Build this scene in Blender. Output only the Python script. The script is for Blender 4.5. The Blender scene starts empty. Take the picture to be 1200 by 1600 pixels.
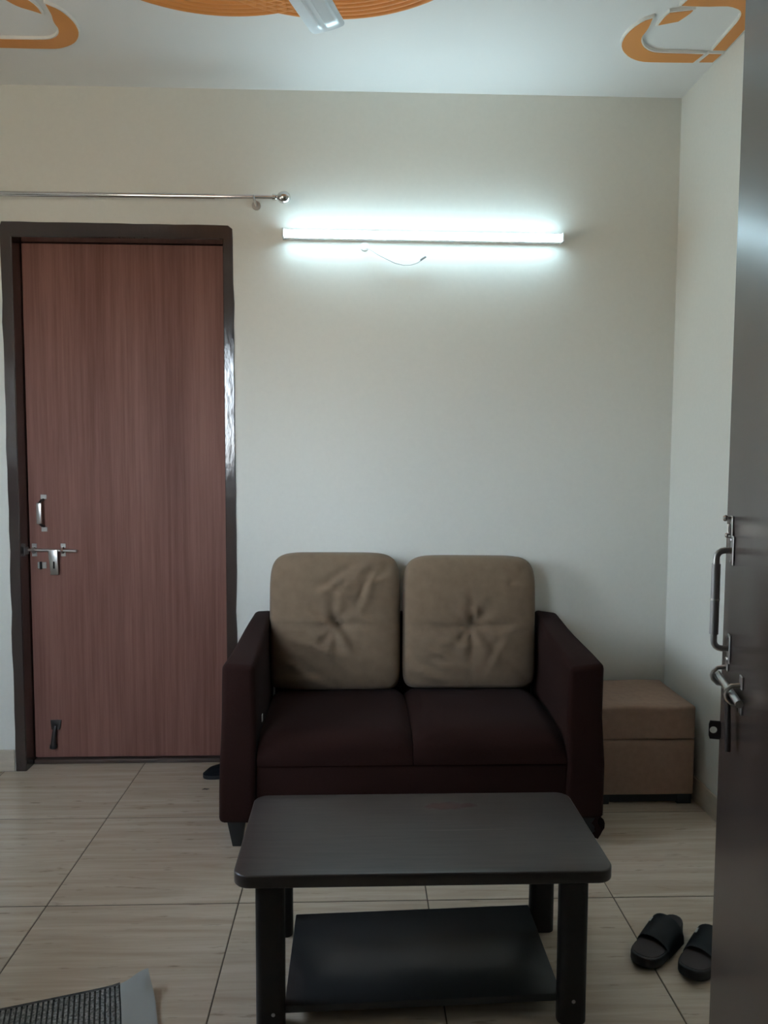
import bpy, bmesh, math, random
from mathutils import Vector, Matrix
random.seed(7)
S = bpy.context.scene
C = S.collection
PI = math.pi

# ------------------------------------------------------------------ camera
CAM_H = 1.4158
PITCH, YAW, ROLL = 0.0721, 0.0343, 0.0043
cam_data = bpy.data.cameras.new('camera')
cam_data.sensor_fit = 'VERTICAL'
cam_data.sensor_height = 32.0
cam_data.lens = 1225.95 * 32.0 / 1600.0
cam_data.clip_start = 0.05
cam = bpy.data.objects.new('camera', cam_data)
C.objects.link(cam)
cam.matrix_world = (Matrix.Translation((0, 0, CAM_H)) @ Matrix.Rotation(-YAW, 4, 'Z') @
                    Matrix.Rotation(PI / 2 - PITCH, 4, 'X') @ Matrix.Rotation(ROLL, 4, 'Z'))
S.camera = cam

# ------------------------------------------------------------------ view, world, daylight
S.view_settings.view_transform = 'Standard'
S.view_settings.look = 'None'
S.view_settings.gamma = 1.0
S.view_settings.use_curve_mapping = False
S.view_settings.exposure = 1.60
SKY_STRENGTH = 9.0
LED_STRENGTH = 12.0
LED_COLOUR = (0.60, 0.87, 1.0, 1)

world = bpy.data.worlds.new('daylight')
S.world = world
world.use_nodes = True
wn, wl = world.node_tree.nodes, world.node_tree.links
wn.clear()
w_out = wn.new('ShaderNodeOutputWorld')
w_bg = wn.new('ShaderNodeBackground')
w_tc = wn.new('ShaderNodeTexCoord')
w_sep = wn.new('ShaderNodeSeparateXYZ')
w_ramp = wn.new('ShaderNodeValToRGB')
w_map = wn.new('ShaderNodeMapRange')
w_map.inputs['From Min'].default_value = -1
w_map.inputs['From Max'].default_value = 1
wl.new(w_tc.outputs['Generated'], w_sep.inputs[0])
wl.new(w_sep.outputs['Z'], w_map.inputs['Value'])
wl.new(w_map.outputs[0], w_ramp.inputs[0])
e = w_ramp.color_ramp.elements
e[0].position = 0.46; e[0].color = (0.44, 0.385, 0.31, 1)       # sunlit ground and buildings below the horizon
e[1].position = 0.53; e[1].color = (0.78, 0.90, 1.0, 1)          # hazy sky
x = e.new(1.0); x.color = (0.52, 0.72, 1.0, 1)
wl.new(w_ramp.outputs[0], w_bg.inputs['Color'])
w_bg.inputs['Strength'].default_value = SKY_STRENGTH
wl.new(w_bg.outputs[0], w_out.inputs[0])

# room dimensions (metres; camera stands in the entrance doorway at x = y = 0)
D = 3.4746          # back wall
H = 2.9651          # ceiling
XR = 1.4026         # right wall
XL = -1.95          # left wall
YF = 0.50           # front wall, inner face
WT = 0.15
WIN = (-1.86, -0.98, 1.32, 2.28)      # small window in the front wall: x0, x1, z0, z1

def window_portal(name, w, h, loc, rot):
    p = bpy.data.lights.new(name, 'AREA')
    p.shape = 'RECTANGLE'; p.size = w; p.size_y = h
    p.cycles.is_portal = True
    o = bpy.data.objects.new(name, p); C.objects.link(o)
    o.location = loc; o.rotation_euler = rot
window_portal('window_portal', WIN[1] - WIN[0], WIN[3] - WIN[2], ((WIN[0] + WIN[1]) / 2, YF - WT - 0.01, (WIN[2] + WIN[3]) / 2), (PI / 2, 0, PI))

WIN2 = (1.65, 2.50, 1.00, 1.95)       # window in the left wall: y0, y1, z0, z1
window_portal('window_portal', WIN2[1] - WIN2[0], WIN2[3] - WIN2[2], (XL - WT - 0.01, (WIN2[0] + WIN2[1]) / 2, (WIN2[2] + WIN2[3]) / 2), (PI / 2, 0, PI / 2))

# ------------------------------------------------------------------ materials
def new_mat(name):
    m = bpy.data.materials.new(name)
    m.use_nodes = True
    nt = m.node_tree
    b = nt.nodes['Principled BSDF']
    return m, nt.nodes, nt.links, b

def plain(name, col, rough=0.5, metal=0.0, spec=0.5, bump=0.0, scale=40.0, vary=0.0, sheen=0.0, coat=0.0, stretch=None):
    m, n, l, b = new_mat(name)
    b.inputs['Base Color'].default_value = (*col, 1)
    b.inputs['Roughness'].default_value = rough
    b.inputs['Metallic'].default_value = metal
    b.inputs['Specular IOR Level'].default_value = spec
    b.inputs['Sheen Weight'].default_value = sheen
    b.inputs['Coat Weight'].default_value = coat
    if bump or vary:
        tc = n.new('ShaderNodeTexCoord')
        src = tc.outputs['Object']
        if stretch:
            mp = n.new('ShaderNodeMapping'); mp.inputs['Scale'].default_value = stretch
            l.new(src, mp.inputs[0]); src = mp.outputs[0]
        no = n.new('ShaderNodeTexNoise')
        no.inputs['Scale'].default_value = scale
        no.inputs['Detail'].default_value = 5
        l.new(src, no.inputs['Vector'])
        if bump:
            bp = n.new('ShaderNodeBump')
            bp.inputs['Strength'].default_value = bump
            bp.inputs['Distance'].default_value = 0.004
            l.new(no.outputs['Fac'], bp.inputs['Height'])
            l.new(bp.outputs[0], b.inputs['Normal'])
        if vary:
            r = n.new('ShaderNodeValToRGB')
            r.color_ramp.elements[0].position = 0.3
            r.color_ramp.elements[1].position = 0.7
            r.color_ramp.elements[0].color = tuple(c * (1 - vary) for c in col) + (1,)
            r.color_ramp.elements[1].color = tuple(min(1, c * (1 + vary)) for c in col) + (1,)
            l.new(no.outputs['Fac'], r.inputs[0])
            l.new(r.outputs[0], b.inputs['Base Color'])
    return m

def wood(name, c0, c1, rough, grain=(38.0, 38.0, 0.9), spec=0.5, bump=0.05, coat=0.0, rscale=1.0):
    """vertical-grain laminate: stretched noise streaks, plus broad cathedral figure"""
    m, n, l, b = new_mat(name)
    tc = n.new('ShaderNodeTexCoord')
    mp = n.new('ShaderNodeMapping'); mp.inputs['Scale'].default_value = grain
    l.new(tc.outputs['Object'], mp.inputs[0])
    n1 = n.new('ShaderNodeTexNoise'); n1.inputs['Scale'].default_value = 2.0 * rscale; n1.inputs['Detail'].default_value = 6
    n1.inputs['Roughness'].default_value = 0.7
    l.new(mp.outputs[0], n1.inputs['Vector'])
    mp2 = n.new('ShaderNodeMapping'); mp2.inputs['Scale'].default_value = tuple(g * s for g, s in zip(grain, (0.16, 0.16, 0.6)))
    l.new(tc.outputs['Object'], mp2.inputs[0])
    n2 = n.new('ShaderNodeTexNoise'); n2.inputs['Scale'].default_value = 1.0 * rscale; n2.inputs['Detail'].default_value = 3
    l.new(mp2.outputs[0], n2.inputs['Vector'])
    mx = n.new('ShaderNodeMix'); mx.data_type = 'FLOAT'; mx.inputs['Factor'].default_value = 0.42
    l.new(n1.outputs['Fac'], mx.inputs['A']); l.new(n2.outputs['Fac'], mx.inputs['B'])
    r = n.new('ShaderNodeValToRGB')
    r.color_ramp.elements[0].position = 0.36; r.color_ramp.elements[0].color = (*c0, 1)
    r.color_ramp.elements[1].position = 0.64; r.color_ramp.elements[1].color = (*c1, 1)
    l.new(mx.outputs['Result'], r.inputs[0])
    l.new(r.outputs[0], b.inputs['Base Color'])
    b.inputs['Roughness'].default_value = rough
    b.inputs['Specular IOR Level'].default_value = spec
    b.inputs['Coat Weight'].default_value = coat
    bp = n.new('ShaderNodeBump'); bp.inputs['Strength'].default_value = bump; bp.inputs['Distance'].default_value = 0.002
    l.new(n1.outputs['Fac'], bp.inputs['Height']); l.new(bp.outputs[0], b.inputs['Normal'])
    return m

def tile_material():
    """cream vein-cut travertine-look porcelain, streaks running along x; each tile its own cut"""
    m, n, l, b = new_mat('travertine_tile')
    geo = n.new('ShaderNodeNewGeometry'); oi = n.new('ShaderNodeObjectInfo')
    off = n.new('ShaderNodeVectorMath'); off.operation = 'SCALE'
    off.inputs[0].default_value = (3.7, 5.3, 9.1)
    l.new(oi.outputs['Random'], off.inputs['Scale'])
    add = n.new('ShaderNodeVectorMath'); add.operation = 'ADD'
    l.new(geo.outputs['Position'], add.inputs[0]); l.new(off.outputs[0], add.inputs[1])
    mp = n.new('ShaderNodeMapping'); mp.inputs['Scale'].default_value = (1.3, 21.0, 1.0)
    l.new(add.outputs[0], mp.inputs[0])
    n1 = n.new('ShaderNodeTexNoise'); n1.inputs['Scale'].default_value = 1.5; n1.inputs['Detail'].default_value = 8
    n1.inputs['Roughness'].default_value = 0.62; n1.inputs['Distortion'].default_value = 0.5
    l.new(mp.outputs[0], n1.inputs['Vector'])
    r = n.new('ShaderNodeValToRGB')
    r.color_ramp.elements[0].position = 0.30; r.color_ramp.elements[0].color = (0.43, 0.338, 0.25, 1)
    r.color_ramp.elements[1].position = 0.66; r.color_ramp.elements[1].color = (0.565, 0.472, 0.375, 1)
    q = r.color_ramp.elements.new(0.5); q.color = (0.505, 0.412, 0.315, 1)
    l.new(n1.outputs['Fac'], r.inputs[0])
    mp2 = n.new('ShaderNodeMapping'); mp2.inputs['Scale'].default_value = (7.0, 46.0, 1.0)
    l.new(add.outputs[0], mp2.inputs[0])
    n2 = n.new('ShaderNodeTexNoise'); n2.inputs['Scale'].default_value = 1.4; n2.inputs['Detail'].default_value = 4
    l.new(mp2.outputs[0], n2.inputs['Vector'])
    r2 = n.new('ShaderNodeValToRGB')
    r2.color_ramp.elements[0].position = 0.27; r2.color_ramp.elements[0].color = (0.62, 0.60, 0.58, 1)
    r2.color_ramp.elements[1].position = 0.36; r2.color_ramp.elements[1].color = (1, 1, 1, 1)
    l.new(n2.outputs['Fac'], r2.inputs[0])
    mx = n.new('ShaderNodeMix'); mx.data_type = 'RGBA'; mx.blend_type = 'MULTIPLY'; mx.inputs['Factor'].default_value = 1
    l.new(r.outputs[0], mx.inputs['A']); l.new(r2.outputs[0], mx.inputs['B'])
    l.new(mx.outputs['Result'], b.inputs['Base Color'])
    b.inputs['Roughness'].default_value = 0.22
    b.inputs['Specular IOR Level'].default_value = 0.5
    return m

def tabletop_material():
    m, n, l, b = new_mat('black_brown_laminate_top')
    tc = n.new('ShaderNodeTexCoord')
    mp = n.new('ShaderNodeMapping'); mp.inputs['Scale'].default_value = (3.0, 45.0, 20.0)
    l.new(tc.outputs['Object'], mp.inputs[0])
    n1 = n.new('ShaderNodeTexNoise'); n1.inputs['Scale'].default_value = 2; n1.inputs['Detail'].default_value = 5
    l.new(mp.outputs[0], n1.inputs['Vector'])
    r = n.new('ShaderNodeValToRGB')
    r.color_ramp.elements[0].position = 0.3; r.color_ramp.elements[0].color = (0.026, 0.020, 0.018, 1)
    r.color_ramp.elements[1].position = 0.7; r.color_ramp.elements[1].color = (0.042, 0.033, 0.030, 1)
    l.new(n1.outputs['Fac'], r.inputs[0])
    # reddish stain near the rear right of the top, with ragged outline
    def blob(cx, cy, rx, ry, soft, amp):
        sub = n.new('ShaderNodeVectorMath'); sub.operation = 'SUBTRACT'; sub.inputs[1].default_value = (cx, cy, 0)
        l.new(tc.outputs['Object'], sub.inputs[0])
        sc = n.new('ShaderNodeVectorMath'); sc.operation = 'MULTIPLY'; sc.inputs[1].default_value = (1 / rx, 1 / ry, 0)
        l.new(sub.outputs[0], sc.inputs[0])
        ln = n.new('ShaderNodeVectorMath'); ln.operation = 'LENGTH'; l.new(sc.outputs[0], ln.inputs[0])
        nz = n.new('ShaderNodeTexNoise'); nz.inputs['Scale'].default_value = 45; nz.inputs['Detail'].default_value = 4
        l.new(tc.outputs['Object'], nz.inputs['Vector'])
        ma = n.new('ShaderNodeMath'); ma.operation = 'MULTIPLY_ADD'; ma.inputs[1].default_value = amp
        l.new(nz.outputs['Fac'], ma.inputs[0]); l.new(ln.outputs['Value'], ma.inputs[2])
        mr = n.new('ShaderNodeMapRange'); mr.inputs['From Min'].default_value = 1 + amp * .5 + soft
        mr.inputs['From Max'].default_value = 1 + amp * .5 - soft
        l.new(ma.outputs[0], mr.inputs['Value'])
        return mr.outputs[0]
    s1 = blob(0.090, 0.140, 0.055, 0.022, 0.22, 1.3)
    s2 = blob(0.155, 0.143, 0.026, 0.014, 0.25, 1.2)
    mxs = n.new('ShaderNodeMath'); mxs.operation = 'MAXIMUM'; l.new(s1, mxs.inputs[0]); l.new(s2, mxs.inputs[1])
    m1 = n.new('ShaderNodeMix'); m1.data_type = 'RGBA'
    l.new(mxs.outputs[0], m1.inputs['Factor']); l.new(r.outputs[0], m1.inputs['A'])
    m1.inputs['B'].default_value = (0.046, 0.016, 0.012, 1)
    sc1 = blob(0.12, -0.008, 0.11, 0.0022, 0.35, 1.2)
    m2 = n.new('ShaderNodeMix'); m2.data_type = 'RGBA'
    half = n.new('ShaderNodeMath'); half.operation = 'MULTIPLY'; half.inputs[1].default_value = 0.35
    l.new(sc1, half.inputs[0]); l.new(half.outputs[0], m2.inputs['Factor'])
    l.new(m1.outputs['Result'], m2.inputs['A']); m2.inputs['B'].default_value = (0.16, 0.14, 0.13, 1)
    l.new(m2.outputs['Result'], b.inputs['Base Color'])
    mr = n.new('ShaderNodeMapRange'); mr.inputs['To Min'].default_value = 0.32; mr.inputs['To Max'].default_value = 0.55
    l.new(mxs.outputs[0], mr.inputs['Value']); l.new(mr.outputs[0], b.inputs['Roughness'])
    b.inputs['Specular IOR Level'].default_value = 0.45
    return m

M = {}
M['wall'] = plain('off_white_wall_paint', (0.72, 0.715, 0.66), 0.75, bump=0.03, scale=60, vary=0.012)
M['ceiling'] = plain('white_ceiling_paint', (0.80, 0.795, 0.775), 0.7)
M['motif_rim'] = plain('white_plaster_moulding', (0.82, 0.80, 0.75), 0.6)
M['orange'] = plain('orange_ceiling_paint', (0.74, 0.31, 0.085), 0.55)
M['tile'] = tile_material()
M['grout'] = plain('brown_grout', (0.085, 0.062, 0.046), 0.85)
M['base_tile'] = plain('cream_skirting_tile', (0.52, 0.45, 0.36), 0.3, vary=0.08, scale=14, stretch=(1, 1, 5))
M['door_wood'] = wood('red_brown_door_laminate', (0.168, 0.070, 0.054), (0.275, 0.132, 0.106), 0.55, bump=0.03, spec=0.2)
M['frame_paint'] = plain('dark_brown_gloss_frame_paint', (0.040, 0.026, 0.024), 0.13, bump=0.22, scale=16, spec=1.0, stretch=(3, 3, 1))
M['threshold'] = plain('dark_brown_threshold', (0.075, 0.05, 0.04), 0.4)
M['dark_door'] = wood('dark_brown_entrance_door', (0.040, 0.028, 0.024), (0.068, 0.050, 0.043), 0.27, grain=(30, 30, 1.2), bump=0.05)
M['steel'] = plain('worn_steel', (0.52, 0.50, 0.48), 0.32, metal=1.0, bump=0.05, scale=90)
M['chrome'] = plain('chrome', (0.72, 0.72, 0.72), 0.14, metal=1.0)
M['dull_steel'] = plain('dull_grey_steel', (0.33, 0.32, 0.31), 0.42, metal=1.0, bump=0.05, scale=60)
M['sleeve'] = plain('brushed_grey_sleeve', (0.30, 0.29, 0.29), 0.55, metal=0.8)
M['black_hole'] = plain('dark_keyhole', (0.012, 0.010, 0.010), 0.8)
M['dark_metal'] = plain('dark_bronze_metal', (0.06, 0.052, 0.05), 0.4, metal=0.7)
M['sofa'] = plain('dark_brown_sofa_fabric', (0.022, 0.0090, 0.0072), 0.92, bump=0.10, scale=220, vary=0.1, spec=0.06, sheen=0.02)
M['sofa_leg'] = plain('black_sofa_leg', (0.012, 0.011, 0.011), 0.5)
M['cushion'] = plain('beige_suede', (0.195, 0.136, 0.090), 0.95, bump=0.12, scale=26, vary=0.07, spec=0.15, sheen=0.08)
M['ottoman'] = plain('tan_velvet', (0.31, 0.200, 0.142), 0.95, bump=0.18, scale=40, vary=0.07, spec=0.15, sheen=0.1)
M['black'] = plain('black_plastic', (0.012, 0.012, 0.013), 0.5)
M['table_top'] = tabletop_material()
M['table'] = plain('black_brown_wood', (0.013, 0.010, 0.010), 0.5, spec=0.3, bump=0.04, scale=30, vary=0.2, stretch=(1, 1, 1))
M['shelf'] = plain('black_shelf_laminate', (0.020, 0.020, 0.020), 0.30, bump=0.03, scale=40)
M['white_plastic'] = plain('white_plastic', (0.80, 0.80, 0.79), 0.4)
M['wire'] = plain('white_wire_insulation', (0.70, 0.71, 0.70), 0.45)
M['fan'] = plain('silver_fan_paint', (0.56, 0.58, 0.60), 0.30, metal=0.75)
M['rubber'] = plain('black_rubber_foam', (0.016, 0.016, 0.018), 0.6, bump=0.1, scale=80)
M['strap'] = plain('blue_black_strap', (0.016, 0.019, 0.024), 0.5)
M['insole'] = plain('dark_brown_insole', (0.035, 0.026, 0.026), 0.7)
M['black_shoe'] = plain('blue_black_cloth', (0.008, 0.009, 0.012), 0.9, spec=0.15)
M['badge'] = plain('light_grey_badge', (0.45, 0.45, 0.42), 0.5)
M['mat_rib'] = plain('grey_carpet_rib', (0.20, 0.20, 0.195), 1.0, bump=0.7, scale=140, vary=0.55)
M['mat_base'] = plain('dark_grey_carpet_ground', (0.075, 0.076, 0.076), 1.0, bump=0.5, scale=150, vary=0.3)
M['mat_hem'] = plain('grey_mat_hem', (0.33, 0.335, 0.315), 0.75, bump=0.05, scale=120)
M['white_tag'] = plain('white_tag', (0.7, 0.7, 0.68), 0.6)
M['win_frame'] = plain('painted_window_frame', (0.06, 0.045, 0.038), 0.4)

def glass():
    m, n, l, b = new_mat('window_glass')
    n.remove(b)
    t = n.new('ShaderNodeBsdfTransparent'); g = n.new('ShaderNodeBsdfGlossy'); g.inputs['Roughness'].default_value = 0.02
    f = n.new('ShaderNodeFresnel'); f.inputs[0].default_value = 1.45
    mx = n.new('ShaderNodeMixShader')
    l.new(f.outputs[0], mx.inputs[0]); l.new(t.outputs[0], mx.inputs[1]); l.new(g.outputs[0], mx.inputs[2])
    l.new(mx.outputs[0], n['Material Output'].inputs[0])
    return m
M['glass'] = glass()

def led():
    m, n, l, b = new_mat('lit_led_diffuser')
    b.inputs['Base Color'].default_value = (0.8, 0.8, 0.8, 1)
    b.inputs['Emission Color'].default_value = LED_COLOUR
    b.inputs['Emission Strength'].default_value = LED_STRENGTH
    return m
M['led'] = led()

# ------------------------------------------------------------------ helpers
def bx(bm, x0, x1, y0, y1, z0, z1, bevel=0.0, seg=2):
    vs = [bm.verts.new((x, y, z)) for x in (x0, x1) for y in (y0, y1) for z in (z0, z1)]
    fs = [bm.faces.new([vs[i] for i in f]) for f in
          ((0, 1, 3, 2), (4, 6, 7, 5), (0, 4, 5, 1), (2, 3, 7, 6), (0, 2, 6, 4), (1, 5, 7, 3))]
    if bevel:
        es = list({e for f in fs for e in f.edges})
        bmesh.ops.bevel(bm, geom=es, offset=bevel, segments=seg, affect='EDGES', profile=0.5)
    return vs

def hexa(bm, pts, bevel=0.0, seg=2):
    """8 points: bottom loop of 4 then top loop of 4 in the same order"""
    vs = [bm.verts.new(p) for p in pts]
    fs = [bm.faces.new([vs[i] for i in f]) for f in
          ((3, 2, 1, 0), (4, 5, 6, 7), (0, 1, 5, 4), (1, 2, 6, 5), (2, 3, 7, 6), (3, 0, 4, 7))]
    bmesh.ops.recalc_face_normals(bm, faces=fs)
    if bevel:
        es = list({e for f in fs for e in f.edges})
        bmesh.ops.bevel(bm, geom=es, offset=bevel, segments=seg, affect='EDGES', profile=0.5)

def cyl(bm, p0, p1, r0, r1=None, n=16, caps=True):
    p0, p1 = Vector(p0), Vector(p1)
    r1 = r0 if r1 is None else r1
    ax = (p1 - p0).normalized()
    a = ax.orthogonal().normalized(); b = ax.cross(a)
    rings = []
    for p, r in ((p0, r0), (p1, r1)):
        rings.append([bm.verts.new(p + r * (math.cos(2 * PI * k / n) * a + math.sin(2 * PI * k / n) * b)) for k in range(n)])
    for k in range(n):
        bm.faces.new((rings[0][k], rings[0][(k + 1) % n], rings[1][(k + 1) % n], rings[1][k]))
    if caps:
        bm.faces.new(rings[0][::-1]); bm.faces.new(rings[1])

def tube(bm, path, r, n=10):
    path = [Vector(p) for p in path]
    rr = r if isinstance(r, (list, tuple)) else [r] * len(path)
    rings = []; prev = None
    for i, p in enumerate(path):
        t = (path[min(i + 1, len(path) - 1)] - path[max(i - 1, 0)]).normalized()
        a = t.orthogonal().normalized() if prev is None else (prev - prev.dot(t) * t).normalized()
        prev = a; b = t.cross(a)
        rings.append([bm.verts.new(p + rr[i] * (math.cos(2 * PI * k / n) * a + math.sin(2 * PI * k / n) * b)) for k in range(n)])
    for q, s in zip(rings, rings[1:]):
        for k in range(n):
            bm.faces.new((q[k], q[(k + 1) % n], s[(k + 1) % n], s[k]))
    bm.faces.new(rings[0][::-1]); bm.faces.new(rings[-1])

def lathe(bm, prof, c=(0, 0, 0), axis='Z', n=24):
    """prof: list of (radius, height)"""
    c = Vector(c); rings = []
    for r, h in prof:
        ring = []
        for k in range(n):
            u, v = r * math.cos(2 * PI * k / n), r * math.sin(2 * PI * k / n)
            p = {'Z': (u, v, h), 'X': (h, u, v), 'Y': (u, h, v)}[axis]
            ring.append(bm.verts.new(c + Vector(p)))
        rings.append(ring)
    for q, s in zip(rings, rings[1:]):
        for k in range(n):
            bm.faces.new((q[k], q[(k + 1) % n], s[(k + 1) % n], s[k]))
    bm.faces.new(rings[0][::-1]); bm.faces.new(rings[-1])
    bmesh.ops.recalc_face_normals(bm, faces=bm.faces)

def prism(bm, poly, z0, z1, bevel=0.0, seg=2):
    """polygon in xy, extruded in z"""
    a = [bm.verts.new((x, y, z0)) for x, y in poly]
    b = [bm.verts.new((x, y, z1)) for x, y in poly]
    f0 = bm.faces.new(a[::-1]); f1 = bm.faces.new(b)
    k = len(poly)
    fs = [f0, f1] + [bm.faces.new((a[i], a[(i + 1) % k], b[(i + 1) % k], b[i])) for i in range(k)]
    bmesh.ops.recalc_face_normals(bm, faces=fs)
    if bevel:
        es = list(set(f0.edges) | set(f1.edges))
        bmesh.ops.bevel(bm, geom=es, offset=bevel, segments=seg, affect='EDGES', profile=0.5)

def rrect(x0, x1, y0, y1, r, n=6):
    out = []
    for cx, cy, a0 in ((x1 - r, y1 - r, 0), (x0 + r, y1 - r, 90), (x0 + r, y0 + r, 180), (x1 - r, y0 + r, 270)):
        for k in range(n + 1):
            a = math.radians(a0 + 90 * k / n)
            out.append((cx + r * math.cos(a), cy + r * math.sin(a)))
    return out

def obj(name, bm, mat, parent=None, smooth=True, angle=35):
    bmesh.ops.recalc_face_normals(bm, faces=bm.faces)
    me = bpy.data.meshes.new(name)
    bm.to_mesh(me); bm.free()
    for m in (mat if isinstance(mat, (list, tuple)) else [mat]):
        me.materials.append(m)
    if smooth:
        me.polygons.foreach_set('use_smooth', [True] * len(me.polygons))
        try:
            me.set_sharp_from_angle(angle=math.radians(angle))
        except Exception:
            pass
    o = bpy.data.objects.new(name, me)
    C.objects.link(o)
    if parent is not None:
        o.parent = parent
    return o

def thing(name, label, cat, loc=(0, 0, 0), rotz=0.0, group=None):
    o = bpy.data.objects.new(name, None); C.objects.link(o)
    o.empty_display_size = 0.1
    o.location = loc; o.rotation_euler = (0, 0, rotz)
    tag(o, label, cat, group)
    return o

def tag(o, label, cat, group=None):
    o['label'] = label; o['category'] = cat
    if group: o['group'] = group
    return o

def structure(o, label=None, cat=None):
    o['kind'] = 'structure'
    if label: o['label'] = label
    if cat: o['category'] = cat
    return o

def empty_structure(name, label, cat, loc=(0, 0, 0), rotz=0.0):
    o = bpy.data.objects.new(name, None); C.objects.link(o)
    o.location = loc; o.rotation_euler = (0, 0, rotz)
    return structure(o, label, cat)

def NB(): return bmesh.new()

# ------------------------------------------------------------------ room shell
DOOR1 = (-1.523, -0.535, 2.402)      # opening of the inner door incl. frame: x0, x1, top
DOOR2 = (-0.53, 0.50, 2.42)          # entrance doorway in the front wall
bm = NB()
bx(bm, XL - WT, DOOR1[0] + 0.012, D, D + WT, 0, H)
bx(bm, DOOR1[0] + 0.012, DOOR1[1] - 0.012, D, D + WT, DOOR1[2] - 0.012, H)
bx(bm, DOOR1[1] - 0.012, XR + WT, D, D + WT, 0, H)
bx(bm, DOOR1[0], DOOR1[1], D + WT, D + WT + 0.05, 0, DOOR1[2])     # unseen backing, added to stop sky light leaking round the closed door
structure(obj('wall_back', bm, M['wall'], smooth=False), 'off-white painted wall behind the sofa with the tube light', 'wall')
bm = NB(); bx(bm, XR, XR + WT, -1.6, D, 0, H)
structure(obj('wall_right', bm, M['wall'], smooth=False), 'off-white painted wall to the right of the tan ottoman', 'wall')
bm = NB()
bx(bm, XL - WT, XL, YF - WT, WIN2[0], 0, H); bx(bm, XL - WT, XL, WIN2[1], D, 0, H)
bx(bm, XL - WT, XL, WIN2[0], WIN2[1], 0, WIN2[2]); bx(bm, XL - WT, XL, WIN2[0], WIN2[1], WIN2[3], H)
structure(obj('wall_left', bm, M['wall'], smooth=False), 'off-white painted wall beyond the left edge of the view', 'wall')
bm = NB()                                                           # front wall: window on the left, doorway where the camera stands
y0, y1 = YF - WT, YF
bx(bm, XL, WIN[0], y0, y1, 0, H)
bx(bm, WIN[0], WIN[1], y0, y1, 0, WIN[2])
bx(bm, WIN[0], WIN[1], y0, y1, WIN[3], H)
bx(bm, WIN[1], DOOR2[0], y0, y1, 0, H)
bx(bm, DOOR2[0], DOOR2[1], y0, y1, DOOR2[2], H)
bx(bm, DOOR2[1], XR, y0, y1, 0, H)
structure(obj('wall_front', bm, M['wall'], smooth=False), 'off-white wall with entrance doorway, behind the viewer', 'wall')
bm = NB()                                                           # unseen enclosure added outside the entrance, keeps skylight out of the doorway
bx(bm, -0.72, -0.60, -1.6, YF - WT, 0, H)
bx(bm, -0.72, XR + WT, -1.72, -1.6, 0, H)
structure(obj('wall_skylight_block', bm, M['wall'], smooth=False), 'unseen off-white walls added outside the entrance door to block skylight', 'wall')
bm = NB(); bx(bm, XL - WT, XR + WT, YF - WT, D + WT, H, H + 0.15); bx(bm, -0.72, XR + WT, -1.72, YF - WT, H, H + 0.15)
ceiling = structure(obj('ceiling', bm, M['ceiling'], smooth=False), 'white painted ceiling with orange plaster motifs', 'ceiling')
bm = NB(); bx(bm, XL - WT, XR + WT, YF - WT, D + WT, -0.15, -0.0022); bx(bm, -0.72, XR + WT, -1.72, YF - WT, -0.15, -0.0022)
floor = structure(obj('floor', bm, M['grout'], smooth=False), 'floor of glossy cream travertine-look tiles', 'floor')

# floor tiles, 60 cm grid, each its own piece
TX0, TY0, TS, J = -0.9733, 2.4038, 0.60, 0.0017
tile_mesh = {}
for i in range(-3, 5):
    for j in range(-7, 3):
        x0, x1 = TX0 + i * TS + J, TX0 + (i + 1) * TS - J
        y0, y1 = TY0 + j * TS + J * 1.7, TY0 + (j + 1) * TS - J * 1.7
        x0, x1 = max(x0, XL), min(x1, XR)
        y0, y1 = max(y0, -1.6), min(y1, D + 0.13)
        if y1 <= YF - WT: x0 = max(x0, -0.6)
        if x1 - x0 < 0.02 or y1 - y0 < 0.02: continue
        w, d = round(x1 - x0, 4), round(y1 - y0, 4)
        if (w, d) not in tile_mesh:
            bm = NB(); bx(bm, 0, w, 0, d, -0.009, 0.0, bevel=0.0012, seg=1)
            t = obj('tile', bm, M['tile'], floor, smooth=False)
            tile_mesh[(w, d)] = t.data
        else:
            t = bpy.data.objects.new('tile', tile_mesh[(w, d)]); C.objects.link(t); t.parent = floor
        t.location = (x0, y0, random.uniform(-0.0003, 0.0003) - 0.0003)

# skirting tiles
def skirting(name, x0, x1, y0, y1, label):
    bm = NB(); bx(bm, x0, x1, y0, y1, 0, 0.098, bevel=0.002, seg=1)
    structure(obj(name, bm, M['base_tile'], smooth=False), label, 'baseboard')
skirting('baseboard_left', XL, DOOR1[0] - 0.003, D - 0.010, D, 'cream tile skirting left of the brown inner door')
skirting('baseboard_back', DOOR1[1] + 0.005, XR, D - 0.010, D, 'cream tile skirting along the wall behind the sofa')
skirting('baseboard_right', XR - 0.011, XR, YF, D - 0.010, 'cream tile skirting along the right wall by the ottoman')

# ceiling motifs: raised plaster shapes, white rim, orange face
def offset_poly(P, d):
    n = len(P)
    A = sum(P[i][0] * P[(i + 1) % n][1] - P[(i + 1) % n][0] * P[i][1] for i in range(n))
    sgn = 1 if A > 0 else -1
    out = []
    for i in range(n):
        a, b, c = Vector(P[i - 1]), Vector(P[i]), Vector(P[(i + 1) % n])
        n1 = Vector(((b - a).y, -(b - a).x)).normalized(); n2 = Vector(((c - b).y, -(c - b).x)).normalized()
        q = (n1 + n2)
        q = q / max(0.5, q.length_squared / 2) if q.length > 1e-6 else n1
        out.append(tuple(b + sgn * d * q))
    return out

def chaikin(P, keep=()):
    out = []
    n = len(P)
    for i in range(n):
        a, b = Vector(P[i]), Vector(P[(i + 1) % n])
        if i in keep: out.append(tuple(a))
        else: out.append(tuple(a.lerp(b, 0.22)))
        if (i + 1) % n not in keep: out.append(tuple(a.lerp(b, 0.78)))
    return out

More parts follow.
